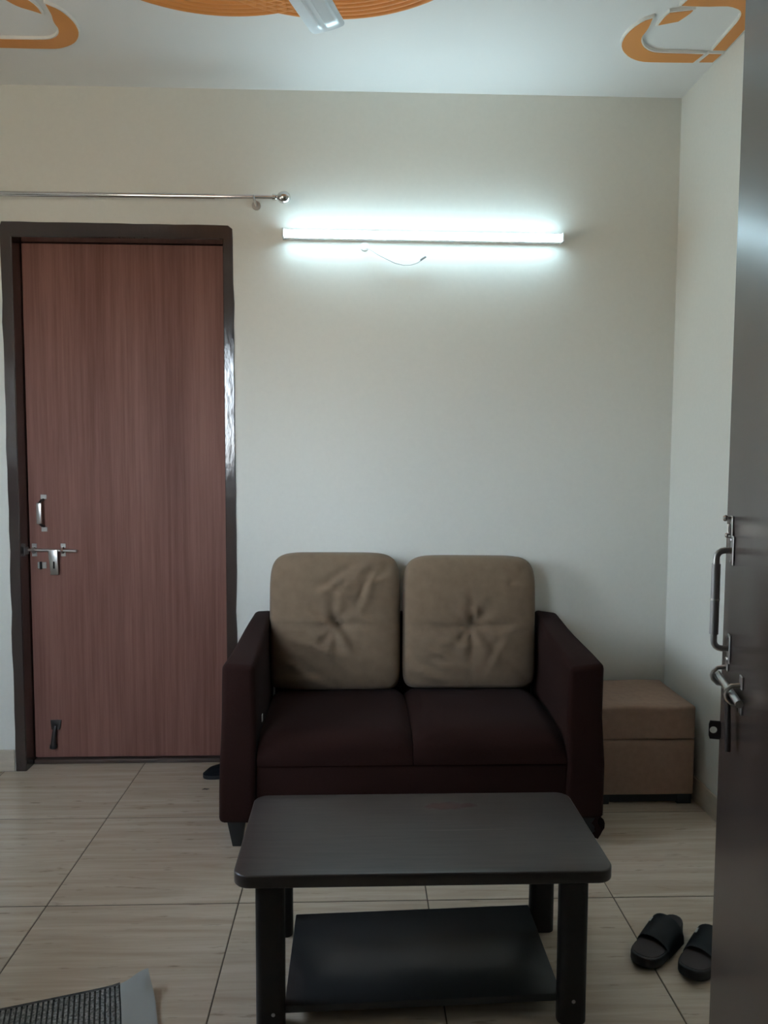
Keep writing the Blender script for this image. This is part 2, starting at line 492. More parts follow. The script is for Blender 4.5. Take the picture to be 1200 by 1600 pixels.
def motif(poly, keep=()):
    p = chaikin(poly, keep)
    bm = NB(); prism(bm, offset_poly(p, 0.0055), H - 0.011, H)
    m = obj('ceiling_motif', bm, M['motif_rim'], ceiling, smooth=False)
    bm = NB(); prism(bm, p, H - 0.0125, H - 0.0105)
    o = obj('painted_face', bm, M['orange'], m, smooth=False)
    o['label'] = 'orange painted face'
motif([(1.036, 2.846), (1.01, 2.866), (0.988, 2.917), (0.979, 2.973), (0.986, 3.026), (1.007, 3.07), (1.047, 3.115), (1.088, 3.14), (1.125, 3.149), (1.223, 3.148), (1.310, 3.146), (1.323, 3.082), (1.25, 3.081), (1.142, 3.08), (1.105, 3.066), (1.073, 3.037), (1.05, 2.999), (1.041, 2.966), (1.044, 2.933), (1.043, 2.896)], keep=(0, 10, 11))
motif([(1.073, 2.888), (1.075, 2.837), (1.084, 2.809), (1.157, 2.791), (1.154, 2.812), (1.134, 2.861)], keep=(0, 2, 3, 5))
motif([(1.344, 3.079), (1.392, 3.079), (1.385, 3.140), (1.333, 3.142)], keep=(0, 1, 2, 3))
motif([(1.106, 2.764), (1.194, 2.766), (1.24, 2.761), (1.274, 2.761), (1.317, 2.78), (1.336, 2.808), (1.345, 2.851), (1.345, 2.915), (1.345, 3.05), (1.393, 3.05), (1.394, 2.954), (1.394, 2.86), (1.385, 2.77), (1.345, 2.712), (1.274, 2.700), (1.12, 2.702)], keep=(0, 8, 9, 15))
motif([(-1.071, 2.847), (-1.039, 2.877), (-1.023, 2.918), (-1.014, 2.965), (-1.018, 3.015), (-1.033, 3.056), (-1.057, 3.093), (-1.088, 3.119), (-1.126, 3.139), (-1.162, 3.146), (-1.247, 3.147), (-1.63, 3.144), (-1.63, 3.085), (-1.249, 3.085), (-1.178, 3.084), (-1.142, 3.078), (-1.112, 3.057), (-1.093, 3.028), (-1.084, 2.997), (-1.086, 2.973), (-1.083, 2.944), (-1.075, 2.911), (-1.073, 2.879)], keep=(0, 11, 12))
motif([(-1.205, 2.80), (-1.192, 2.835), (-1.17, 2.866), (-1.135, 2.887), (-1.108, 2.906), (-1.107, 2.871), (-1.113, 2.842), (-1.135, 2.80)], keep=(0, 4, 7))

# ceiling rosette: ten overlapping fluted plaster rings round the fan
FX, FY = -0.262, 1.82
def fluted_ring(R, w, nf, z, seg=112):
    bm = NB(); prof = []
    steps = nf * 8
    for k in range(steps + 1):
        u = k / steps
        prof.append((R - w * u, z - 0.015 * abs(math.sin(PI * nf * u)) ** 0.7))
    prof = [(R + 0.004, H)] + prof + [(R - w - 0.004, H)]
    rings = []
    for k in range(seg):
        a = 2 * PI * k / seg
        rings.append([bm.verts.new((r * math.cos(a), r * math.sin(a), zz)) for r, zz in prof])
    for k in range(seg):
        q, s = rings[k], rings[(k + 1) % seg]
        for i in range(len(prof) - 1):
            bm.faces.new((q[i], q[i + 1], s[i + 1], s[i]))
    return bm
ring0 = None
for k in range(10):
    a = math.radians(17 - 36 * k)
    if ring0 is None:
        o = obj('rosette_ring', fluted_ring(0.545, 0.140, 6, H - 0.002), M['orange'], ceiling)
        ring0 = o
    else:
        o = ring0.copy(); C.objects.link(o); o.parent = ceiling
    o.location = (FX + 0.56 * math.sin(a), FY + 0.56 * math.cos(a), -0.0009 * (k % 5))

# ------------------------------------------------------------------ window in the front wall (its light falls across the room)
def window(name, label, loc, rotz, ww, wh):
    w1 = empty_structure(name, label, 'window', loc, rotz)
    bm = NB()
    for x0, x1, z0, z1 in ((-ww/2, -ww/2 + .045, 0, wh), (ww/2 - .045, ww/2, 0, wh), (-ww/2 + .045, ww/2 - .045, 0, .045), (-ww/2 + .045, ww/2 - .045, wh - .045, wh), (-.022, .022, .045, wh - .045)):
        bx(bm, x0, x1, -.03, .03, z0, z1)
    obj('window_frame', bm, M['win_frame'], w1, smooth=False)
    for s in (-1, 1):
        bm = NB(); bx(bm, min(s * .022, s * (ww/2 - .045)), max(s * .022, s * (ww/2 - .045)), -.003, .003, .045, wh - .045)
        obj('pane', bm, M['glass'], w1, smooth=False)
    for k in range(6):
        bm = NB(); z = 0.045 + (wh - .09) * (k + 1) / 7
        cyl(bm, (-ww/2 + .03, -.022, z), (ww/2 - .03, -.022, z), 0.005, n=8)
        obj('grille_bar', bm, M['dark_metal'], w1)
window('window_1', 'barred glazed window in the front wall, left of the entrance', ((WIN[0] + WIN[1]) / 2, YF - 0.09, WIN[2]), 0, WIN[1] - WIN[0], WIN[3] - WIN[2])

window('window_2', 'barred glazed window in the left wall', (XL - 0.06, (WIN2[0] + WIN2[1]) / 2, WIN2[2]), -PI / 2, WIN2[1] - WIN2[0], WIN2[3] - WIN2[2])

# ------------------------------------------------------------------ inner door (door_1), closed in the back wall
d1 = empty_structure('door_1', 'closed red-brown laminate door in a dark glossy frame left of the sofa', 'door', (-1.03, D, 0))
fx0, fx1, ft = DOOR1[0] + 1.03, DOOR1[1] + 1.03, DOOR1[2]
ix0, ix1, it = -1.475 + 1.03, -0.580 + 1.03, 2.338
def frame_mesh():
    """one ring with a slightly wavy hand-painted outer edge, rounded at the top right"""
    bm = NB(); rnd = random.Random(3)
    jit = lambda: rnd.uniform(-0.003, 0.003)
    inner, outer = [], []
    N = 26
    for k in range(N + 1):
        z = it * k / N
        inner.append((ix0, z)); outer.append((fx0 + (jit() if 0 < k else 0), z if k < N else ft - 0.02))
    inner.append((ix0 + 0.002, it)); outer.append((fx0 + 0.006, ft + 0.001))
    for k in range(1, 12):
        x = ix0 + (ix1 - ix0) * k / 12
        inner.append((x, it)); outer.append((fx0 + (fx1 - fx0) * k / 12, ft + jit() * 0.6 - 0.004 * k / 12))
    inner.append((ix1 - .002, it)); outer.append((fx1 - 0.022, ft - 0.004))
    inner.append((ix1, it)); outer.append((fx1 - 0.004, ft - 0.018))
    for k in range(N, -1, -1):
        z = it * k / N
        inner.append((ix1, z)); outer.append((fx1 + (jit() if k else 0), min(z, ft - 0.05)))
    yf, yb = -0.006, 0.135
    L = []
    for (xi, zi), (xo, zo) in zip(inner, outer):
        m = 0.07
        xi2, zi2 = xi + (xo - xi) * m, zi + (zo - zi) * m
        L.append([bm.verts.new(p) for p in ((xi, yb, zi), (xi, yf + 0.004, zi), (xi2, yf, zi2), (xo + (xi - xo) * 0.05, yf, zo + (zi - zo) * 0.05), (xo, yf + 0.004, zo), (xo, yb, zo))])
    for q, s in zip(L, L[1:]):
        for i in range(5):
            bm.faces.new((q[i], q[i + 1], s[i + 1], s[i]))
        bm.faces.new((q[5], q[0], s[0], s[5]))
    bm.faces.new(L[0][::-1]); bm.faces.new(L[-1])
    return bm
o = obj('door_frame', frame_mesh(), M['frame_paint'], d1); o['label'] = 'dark brown glossy painted frame'
YL = 0.085                                            # leaf front face, behind the wall face
bm = NB(); bx(bm, ix0 + .004, ix1 - .004, YL, YL + .036, 0.028, it - .003, bevel=0.0015, seg=1)
leaf1 = obj('door_leaf', bm, M['door_wood'], d1, smooth=False)
bm = NB(); bx(bm, ix0 + .002, ix1 - .002, YL - 0.012, YL + .05, 0.0005, 0.020, bevel=0.004)
obj('threshold', bm, M['threshold'], d1)
def lp(x, z): return (x + 1.03, z)                    # world x to door coordinates
# pull handle
bm = NB()
x, z0 = lp(-1.412, 0)
tube(bm, [(x + .008, YL - .002, 1.212), (x + .004, YL - .018, 1.208), (x, YL - .028, 1.198), (x, YL - .030, 1.15), (x, YL - .028, 1.106), (x + .004, YL - .018, 1.096), (x + .008, YL - .002, 1.092)], 0.0055, 8)
hd = obj('pull_handle', bm, M['dark_metal'], d1)
bm = NB(); bx(bm, x - .012, x + .011, YL - .038, YL - .026, 1.104, 1.199, bevel=.004)
obj('grip', bm, M['steel'], hd)['label'] = 'bright steel grip'
for zz in (1.224, 1.078):
    bm = NB(); bx(bm, x - .004, x + .022, YL - .004, YL, zz - .010, zz + .010, bevel=.001, seg=1)
    obj('mounting_plate', bm, M['steel'], hd)
# sliding bolt with hasp
bm = NB(); x0, zb = lp(-1.478, 0.984); x1 = -1.258 + 1.03
cyl(bm, (x0 + .004, YL - .016, zb + .003), (x1, YL - .016, zb - .002), 0.0062, n=12)
bolt = obj('sliding_bolt', bm, M['steel'], d1)
for xw in (-1.450, -1.322):
    x = xw + 1.03
    bm = NB()
    bx(bm, x - .011, x + .011, YL - .003, YL, zb + .010, zb + .030, bevel=.001, seg=1)
    bx(bm, x - .011, x + .011, YL - .003, YL, zb - .028, zb - .008, bevel=.001, seg=1)
    tube(bm, [(x, YL - .003, zb + .012), (x, YL - .018, zb + .012), (x, YL - .026, zb), (x, YL - .018, zb - .010), (x, YL - .003, zb - .010)], .0055, 6)
    obj('bolt_bracket', bm, M['steel'], bolt)
bm = NB(); x = -1.357 + 1.03
hexa(bm, [(x - .014, YL - .030, zb - .108), (x + .020, YL - .030, zb - .108), (x + .020, YL - .020, zb - .108), (x - .014, YL - .020, zb - .108),
          (x - .023, YL - .030, zb + .004), (x + .018, YL - .030, zb + .004), (x + .018, YL - .020, zb + .004), (x - .023, YL - .020, zb + .004)], bevel=.002)
obj('hasp', bm, M['steel'], bolt)
bm = NB(); bx(bm, x - .001, x + .006, YL - .0312, YL - .0295, zb - .080, zb - .048, bevel=.0005, seg=1)
obj('hasp_slot', bm, M['black_hole'], bolt)
for xa, xb in ((-1.437, -1.425), (-1.418, -1.398)):
    bm = NB(); bx(bm, xa + 1.03, xb + 1.03, YL - .003, YL, .901, .930, bevel=.001, seg=1)
    obj('staple_plate', bm, M['steel'], d1)
bm = NB(); bx(bm, -1.425 + 1.03, -1.418 + 1.03, YL - .014, YL, .898, .932, bevel=.001, seg=1)
obj('staple_slot', bm, M['black_hole'], d1)
# bolt keeper on the frame
bm = NB(); bx(bm, ix0 - .0005, ix0 + .004, YL - .055, YL - .008, zb - .016, zb + .016, bevel=.001, seg=1)
obj('bolt_keeper', bm, M['dull_steel'], d1)
# hold-open stopper low on the leaf
bm = NB(); x = -1.373 + 1.03
hexa(bm, [(x - .020, YL - .012, .160), (x + .018, YL - .012, .160), (x + .018, YL, .160), (x - .020, YL, .160),
          (x - .025, YL - .008, .204), (x + .025, YL - .008, .204), (x + .025, YL, .204), (x - .025, YL, .204)], bevel=.003)
st = obj('door_stopper', bm, M['dark_metal'], d1)
bm = NB(); tube(bm, [(x, YL - .012, .178), (x - .003, YL - .020, .150), (x - .007, YL - .020, .118), (x - .009, YL - .018, .088)], [.006, .009, .011, .014], 10)
obj('stopper_arm', bm, M['dark_metal'], st)
bm = NB(); cyl(bm, (x - .009, YL - .018, .092), (x - .010, YL - .017, .078), .0155, .0165, n=14)
obj('rubber_tip', bm, M['black'], st)

# ------------------------------------------------------------------ entrance door (door_2), standing open at the right of the view
DU = Vector((0.252, 0.9677, 0)).normalized()          # hinge -> free edge
DW, DT = 0.88, 0.038
E0 = Vector((0.673, 1.402, 0))                        # free edge, face towards the camera
hinge = E0 - DW * DU
ang = math.atan2(DU.y, DU.x)
d2 = empty_structure('door_2', 'dark brown entrance door standing open at the right edge of the view', 'door', hinge, ang)
# local frame: +x along the leaf from hinge to free edge, +y = left normal (faces the camera), z up
bm = NB(); bx(bm, 0, DW, -DT, 0, 0.012, 2.36, bevel=0.002, seg=2)
obj('door_leaf', bm, M['dark_door'], d2)
def du(u): return DW - u                               # distance from the free edge
bm = NB(); u = du(0.062); s = 0.027
pts = [(u, 0.001, 1.252), (u, s * .55, 1.252)]
for k in range(5):
    a = PI / 2 * k / 4
    pts.append((u, s - .013 + .013 * math.sin(a), 1.252 - .013 + .013 * math.cos(a)))
pts += [(u, s, 1.16)]
for k in range(5):
    a = PI / 2 * k / 4
    pts.append((u, s - .013 + .013 * math.cos(a), 1.078 + .013 - .013 * math.sin(a)))
pts += [(u, s * .5, 1.078), (u, 0.001, 1.078)]
tube(bm, pts, 0.0056, 12)
h2 = obj('pull_handle', bm, M['dull_steel'], d2)
bm = NB(); cyl(bm, (u, s, 1.228), (u, s, 1.1665), .0074, n=14); cyl(bm, (u, s, 1.1635), (u, s, 1.103), .0074, n=14)
obj('grip_sleeve', bm, M['sleeve'], h2)
bm = NB(); cyl(bm, (u, s, 1.1665), (u, s, 1.1635), .0082, n=14)
obj('grip_ring', bm, M['steel'], h2)
for zz in (1.252, 1.078):
    bm = NB(); bx(bm, u - .010, u + .010, 0, .003, zz - .026, zz + .026, bevel=.0012, seg=1)
    obj('mounting_plate', bm, M['dull_steel'], h2)
    for dz in (-.019, .019):
        bm = NB(); lathe(bm, [(.0035, .003), (.0035, .004), (.002, .0052)], (u, 0, zz + dz), 'Y', 8)
        obj('screw', bm, M['steel'], h2)
# small latch knob above the handle
bm = NB(); uu = du(0.050)
bx(bm, uu - .009, uu + .009, 0, .003, 1.275, 1.312, bevel=.001, seg=1)
kn = obj('latch_plate', bm, M['dull_steel'], d2)
bm = NB(); lathe(bm, [(.003, .002), (.003, .008), (.0052, .010), (.0058, .013), (.004, .016)], (uu, 0, 1.308), 'Y', 12)
obj('latch_knob', bm, M['chrome'], kn)
bm = NB(); cyl(bm, (uu, .006, 1.298), (uu, .006, 1.276), .0032, n=10); lathe(bm, [(.0045, .002), (.0045, .010), (.003, .012)], (uu, 0, 1.278), 'Y', 10)
obj('latch_pin', bm, M['chrome'], kn)
# sliding bolt (aldrop) with two clamps, hasp and lock eye
s = 0.0145
bm = NB(); cyl(bm, (du(0.040), s, 1.0265), (du(0.218), s, 1.0255), .0062, n=14)
b2 = obj('sliding_bolt', bm, M['steel'], d2)
for uq in (0.050, 0.166):
    bm = NB(); x = du(uq)
    tube(bm, [(x, .002, 1.042), (x, s + .002, 1.040), (x, s + .009, 1.033), (x, s + .011, 1.026), (x, s + .009, 1.019), (x, s + .002, 1.012), (x, .002, 1.010)], .0042, 8)
    bx(bm, x - .010, x + .010, 0, .003, 1.036, 1.058, bevel=.001, seg=1)
    bx(bm, x - .010, x + .010, 0, .003, .994, 1.016, bevel=.001, seg=1)
    obj('bolt_clamp', bm, M['steel'], b2)
bm = NB()
x0 = du(.130); hexa(bm, [(x0 - .030, .012, .926), (x0 - .012, .012, .920), (x0 - .012, .018, .920), (x0 - .030, .018, .926),
                         (x0 - .012, .012, 1.030), (x0 + .012, .012, 1.030), (x0 + .012, .018, 1.030), (x0 - .012, .018, 1.030)], bevel=.0015)
obj('hasp', bm, M['dark_metal'], b2)
def eye_plate():
    """small square plate standing out from the door face, pierced by a round hole"""
    bm = NB(); n = 20
    y0, y1, z0, z1 = -.001, .0205, .896, .930
    cy, cz, r = .0125, (z0 + z1) / 2, .0066
    sq = []
    for k in range(n):
        a = 2 * PI * (k + .5) / n; c, s_ = math.cos(a), math.sin(a)
        t = 1 / max(abs(c) / ((y1 - y0) / 2), abs(s_) / ((z1 - z0) / 2))
        sq.append(((y0 + y1) / 2 + c * t, cz + s_ * t))
    L = []
    for x in (du(.012), du(.009)):
        L.append([bm.verts.new((x, p[0], p[1])) for p in sq])
        L.append([bm.verts.new((x, cy + r * math.cos(2 * PI * (k + .5) / n), cz + r * math.sin(2 * PI * (k + .5) / n))) for k in range(n)])
    for k in range(n):
        j = (k + 1) % n
        bm.faces.new((L[0][k], L[0][j], L[1][j], L[1][k])); bm.faces.new((L[2][k], L[3][k], L[3][j], L[2][j]))
        bm.faces.new((L[0][k], L[2][k], L[2][j], L[0][j])); bm.faces.new((L[1][k], L[1][j], L[3][j], L[3][k]))
    return bm
obj('lock_eye', eye_plate(), M['dark_metal'], b2)
# hinges and frame (beside and behind the viewer)
for zz in (0.25, 1.2, 2.1):
    bm = NB(); cyl(bm, (0.0, -.020, zz - .05), (0.0, -.020, zz + .05), .007, n=10)
    obj('hinge', bm, M['dull_steel'], d2)
dfr = empty_structure('trim_1', 'dark brown frame of the entrance doorway', 'door frame', (0, YF - WT, 0))
bm = NB()
bx(bm, DOOR2[0], DOOR2[0] + .055, 0, WT, 0, DOOR2[2]); bx(bm, DOOR2[1] - .055, DOOR2[1], 0, WT, 0, DOOR2[2]); bx(bm, DOOR2[0] + .055, DOOR2[1] - .055, 0, WT, DOOR2[2] - .055, DOOR2[2])
obj('door_frame', bm, M['frame_paint'], dfr, smooth=False)

# ------------------------------------------------------------------ sofa
sofa = thing('sofa', 'dark brown fabric two-seat sofa with sloping arms against the back wall', 'sofa', (0.2, 3.08, 0))
SX, SY = 0.2, 3.08
def sv(x, y, z): return (x - SX, y - SY, z)
YS, YB = 2.742, 3.455
def arm(side):
    bm = NB()
    if side < 0:
        P = [(-.498, YS, .098), (-.360, YS, .098), (-.372, YB, .098), (-.480, YB, .098),
             (-.477, YS, .676), (-.360, YS, .668), (-.372, YB, .732), (-.452, YB, .728)]
    else:
        P = [(.762, YS, .098), (.906, YS, .098), (.905, YB, .098), (.775, YB, .098),
             (.762, YS, .656), (.887, YS, .672), (.895, YB, .716), (.790, YB, .732)]
    P = [sv(*p) for p in P]
    hexa(bm, P, bevel=0.020, seg=4)
    bmesh.ops.triangulate(bm, faces=[f for f in bm.faces if len(f.verts) > 4])
    bmesh.ops.subdivide_edges(bm, edges=[e for e in bm.edges if e.calc_length() > .2], cuts=5, use_grid_fill=True)
    rnd = random.Random(11 + side)
    ph = [rnd.uniform(0, 6) for _ in range(4)]
    for v in bm.verts:                                   # slight sag and drape of the loose cover
        w = math.sin(v.co.z * 17 + ph[0]) * math.sin(v.co.y * 9 + ph[1])
        v.co.x += 0.0045 * w
        v.co.y += 0.003 * math.sin(v.co.z * 13 + ph[2]) * math.sin(v.co.x * 30 + ph[3])
        if v.co.z < .13: v.co.z += 0.006 * math.sin(v.co.y * 14 + ph[2])
    return bm
for s in (-1, 1):
    obj('arm', arm(s), M['sofa'], sofa, angle=50)
bm = NB(); P = [(-.362, 3.415, .10), (.776, 3.415, .10), (.776, 3.462, .10), (-.362, 3.462, .10), (-.362, 3.43, .725), (.785, 3.43, .725), (.785, 3.462, .725), (-.362, 3.462, .725)]
hexa(bm, [sv(*p) for p in P], bevel=.012, seg=3)
obj('backrest', bm, M['sofa'], sofa)
bm = NB(); bx(bm, -.362 - SX, .770 - SX, 2.757 - SY, 3.412 - SY, .100, .300, bevel=.012, seg=3)
obj('seat_base', bm, M['sofa'], sofa)
def seat(x0, x1):
    """upholstered seat: flat bottom, crowned top with a soft rolled front edge"""
    bm = NB(); nx, ny = 18, 22
    y0, y1 = 2.752, 3.412
    top = []
    for i in range(nx + 1):
        col = []
        for j in range(ny + 1):
            u, v = i / nx, j / ny
            x = x0 + (x1 - x0) * u; y = y0 + (y1 - y0) * v
            ex = min(u, 1 - u) * (x1 - x0); ey = min(v, 1 - v) * (y1 - y0)
            z = .418 - 0.030 * math.exp(-ex / .022) - 0.062 * math.exp(-ey / .035)
            z += .003 * math.sin(9 * u + 2) * math.sin(7 * v + 1)
            col.append(bm.verts.new(sv(x, y, z)))
        top.append(col)
    for i in range(nx):
        for j in range(ny):
            bm.faces.new((top[i][j], top[i + 1][j], top[i + 1][j + 1], top[i][j + 1]))
    loop = [top[i][0] for i in range(nx + 1)] + [top[nx][j] for j in range(1, ny + 1)] + [top[i][ny] for i in range(nx - 1, -1, -1)] + [top[0][j] for j in range(ny - 1, 0, -1)]
    low = [bm.verts.new((v.co.x, v.co.y, .301)) for v in loop]
    k = len(loop)
    for i in range(k):
        bm.faces.new((loop[i], low[i], low[(i + 1) % k], loop[(i + 1) % k]))
    bm.faces.new(low)
    return bm
obj('seat_cushion', seat(-.3575, .2035), M['sofa'], sofa, angle=50)
obj('seat_cushion', seat(.2055, .7605), M['sofa'], sofa, angle=50)
for x, y in ((-.437, 2.775), (.855, 2.775), (-.437, 3.41), (.855, 3.41)):
    bm = NB()
    hexa(bm, [sv(*p) for p in ((x - .012, y - .012, 0), (x + .022, y - .012, 0), (x + .022, y + .022, 0), (x - .012, y + .022, 0),
                                (x - .030, y - .024, .104), (x + .034, y - .024, .104), (x + .034, y + .034, .104), (x - .030, y + .034, .104))], bevel=.003)
    obj('leg', bm, M['sofa_leg'], sofa)
# torn lining hanging at the right front corner
bm = NB(); rnd = random.Random(5)
g = []
for i in range(7):
    row = []
    for j in range(6):
        u, v = i / 6, j / 5
        row.append(bm.verts.new(sv(.842 + .062 * u + .010 * math.sin(9 * v + 3 * u), 2.752 + .022 * math.sin(7 * u) * (0.4 + v), .112 - v * (.060 + .028 * math.sin(2.6 * u + .4) + rnd.uniform(-.008, .008)))))
    g.append(row)
for i in range(6):
    for j in range(5):
        bm.faces.new((g[i][j], g[i + 1][j], g[i + 1][j + 1], g[i][j + 1]))
bmesh.ops.solidify(bm, geom=bm.faces[:], thickness=.003)
obj('torn_lining', bm, M['sofa'], sofa, angle=60)['label'] = 'torn black lining hanging below the right front corner'
bm = NB(); bx(bm, -.3535 - SX, -.3505 - SX, 2.865 - SY, 2.885 - SY, .425, .452, bevel=.001, seg=1)
obj('care_tag', bm, M['white_tag'], sofa)['label'] = 'small white care tag'

# back cushions
def cushion(W, Hh, T, seed, top_n=6.5, bot_n=11.0):
    bm = NB(); N = 44; rnd = random.Random(seed)
    folds = [(rnd.uniform(-.9, .1), rnd.uniform(-.95, -.1), rnd.uniform(.25, .7), rnd.uniform(-.9, .1), rnd.uniform(.006, .012)) for _ in range(7)]
    folds += [(rnd.uniform(.0, .7), rnd.uniform(-.7, .8), rnd.uniform(.2, .45), rnd.uniform(-1.2, 1.2), rnd.uniform(.004, .009)) for _ in range(6)]
    def surf(u, v, side):
        n = top_n if v > 0 else bot_n
        m = max(abs(u), abs(v))
        f = 1 if m < 1e-6 else m / (abs(u) ** n + abs(v) ** n) ** (1 / n)
        x, z = u * f * W / 2, v * f * Hh / 2
        a = max(0.0, (1 - abs(u) ** 3.4)) * max(0.0, (1 - abs(v) ** 3.4))
        d = T / 2 * a ** 0.36
        if side > 0:
            r = math.hypot(u * 1.0, (v + .05) * 1.0)
            d -= .022 * math.exp(-(r / .16) ** 2) * a                      # tuft
            seam = math.exp(-(u / .018) ** 2) * (.7 if v < .55 else .15) + math.exp(-((v + .05) / .018) ** 2)
            d -= .0055 * seam * min(1, a * 2)
            for fu, fv, ln, an, amp in folds:                              # creases
                du_, dv_ = u - fu, v - fv
                s_ = du_ * math.cos(an) + dv_ * math.sin(an); t_ = -du_ * math.sin(an) + dv_ * math.cos(an)
                d += 1.7 * amp * math.exp(-(s_ / ln) ** 2) * (math.exp(-(t_ / .05) ** 2) - .8 * math.exp(-((t_ - .085) / .05) ** 2)) * a
            th = math.atan2(v + .05, u)
            d += .0055 * math.cos(8 * th + seed) * math.exp(-((r - .28) / .2) ** 2) * a
        return (x, -side * d, z)
    G = {}
    for side in (1, -1):
        for i in range(N + 1):
            for j in range(N + 1):
                u, v = 2 * i / N - 1, 2 * j / N - 1
                if side < 0 and (i in (0, N) or j in (0, N)):
                    G[(side, i, j)] = G[(1, i, j)]; continue
                G[(side, i, j)] = bm.verts.new(surf(u, v, side))
        for i in range(N):
            for j in range(N):
                q = [G[(side, i, j)], G[(side, i + 1, j)], G[(side, i + 1, j + 1)], G[(side, i, j + 1)]]
                bm.faces.new(q if side > 0 else q[::-1])
    return bm
def place_cushion(bm, cx, cy, cz, lean, roll, label):
    o = obj('back_cushion', bm, M['cushion'], angle=75)
    o.location = (cx, cy, cz); o.rotation_euler = (-lean, roll, 0)
    tag(o, label, 'cushion', 'beige cushions leaning on the sofa back')
place_cushion(cushion(.560, .590, .150, 2), -.094, 3.335, .705, .10, 0.004, 'beige suede back cushion on the left half of the sofa')
place_cushion(cushion(.575, .575, .155, 9), .484, 3.335, .700, .10, 0.006, 'beige suede back cushion on the right half of the sofa')

# ------------------------------------------------------------------ ottoman
ot = thing('ottoman', 'tan velvet storage ottoman with a lid seam in the corner right of the sofa', 'ottoman', (1.168, 3.26, 0))
def velvet_box(x0, x1, y0, y1, z0, z1, r, seed, amp):
    bm = NB(); bx(bm, x0, x1, y0, y1, z0, z1, bevel=r, seg=3)
    bmesh.ops.subdivide_edges(bm, edges=[e for e in bm.edges if e.calc_length() > .1], cuts=9, use_grid_fill=True)
    rnd = random.Random(seed); p = [rnd.uniform(0, 6) for _ in range(6)]
    for v in bm.verts:
        v.co.z += amp * math.sin(v.co.x * 21 + p[0]) * math.cos(v.co.y * 9 + p[1]) * (1 if v.co.z > (z0 + z1) / 2 else .3)
        v.co.y += amp * .6 * math.sin(v.co.x * 17 + p[2]) * math.cos(v.co.z * 25 + p[3])
    return bm
hw = .206
obj('box', velvet_box(-hw, hw, -.193, .193, .040, .268, .008, 1, .0018), M['ottoman'], ot, angle=50)
obj('lid', velvet_box(-hw - .001, hw + .001, -.195, .196, .270, .408, .012, 2, .0035), M['ottoman'], ot, angle=50)
bm = NB(); bx(bm, -.185, .185, -.178, .185, .006, .0405, bevel=.002, seg=1)
obj('base', bm, M['black'], ot)
for sx in (-1, 1):
    for sy in (-1, 1):
        bm = NB(); bx(bm, sx * .170 - .03, sx * .170 + .03, sy * .162 - .027, sy * .162 + .027, 0, .041, bevel=.003)
        obj('foot', bm, M['black'], ot)

# ------------------------------------------------------------------ coffee table
TXC, TYC = 0.168, 2.066
tb = thing('coffee_table', 'black-brown wooden coffee table with a lower shelf in front of the sofa', 'table', (TXC, TYC, 0), 0.002)
bm = NB(); prism(bm, rrect(-.470, .470, -.228, .228, .042, 7), .367, .400, bevel=.005, seg=3)
obj('tabletop', bm, M['table_top'], tb)
def leg_mesh():
    bm = NB(); prism(bm, rrect(-.036, .036, -.022, .022, .018, 5), 0, .3675, bevel=.002, seg=1)
    return bm
leg0 = None
for lx, ly in ((-.380, -.203), (.371, -.203), (-.391, .175), (.385, .175)):
    if leg0 is None: leg0 = o = obj('leg', leg_mesh(), M['table'], tb)
    else:
        o = leg0.copy(); C.objects.link(o); o.parent = tb
    o.location = (lx, ly, 0)
bm = NB()
zl, zr, th = .052, .070, .020
hexa(bm, [(-.347, -.205, zl - th), (.347, -.205, zr - th), (.347, .180, zr - th + .004), (-.347, .180, zl - th + .004),
          (-.347, -.205, zl), (.347, -.205, zr), (.347, .180, zr + .004), (-.347, .180, zl + .004)], bevel=.003)
obj('shelf', bm, M['shelf'], tb)
for sx, z in ((-1, .044), (1, .062)):
    bm = NB(); lathe(bm, [(.003, -.2270), (.005, -.2255), (.005, -.224)], (sx * .372, 0, z), 'Y', 10)
    obj('screw', bm, M['dull_steel'], tb)

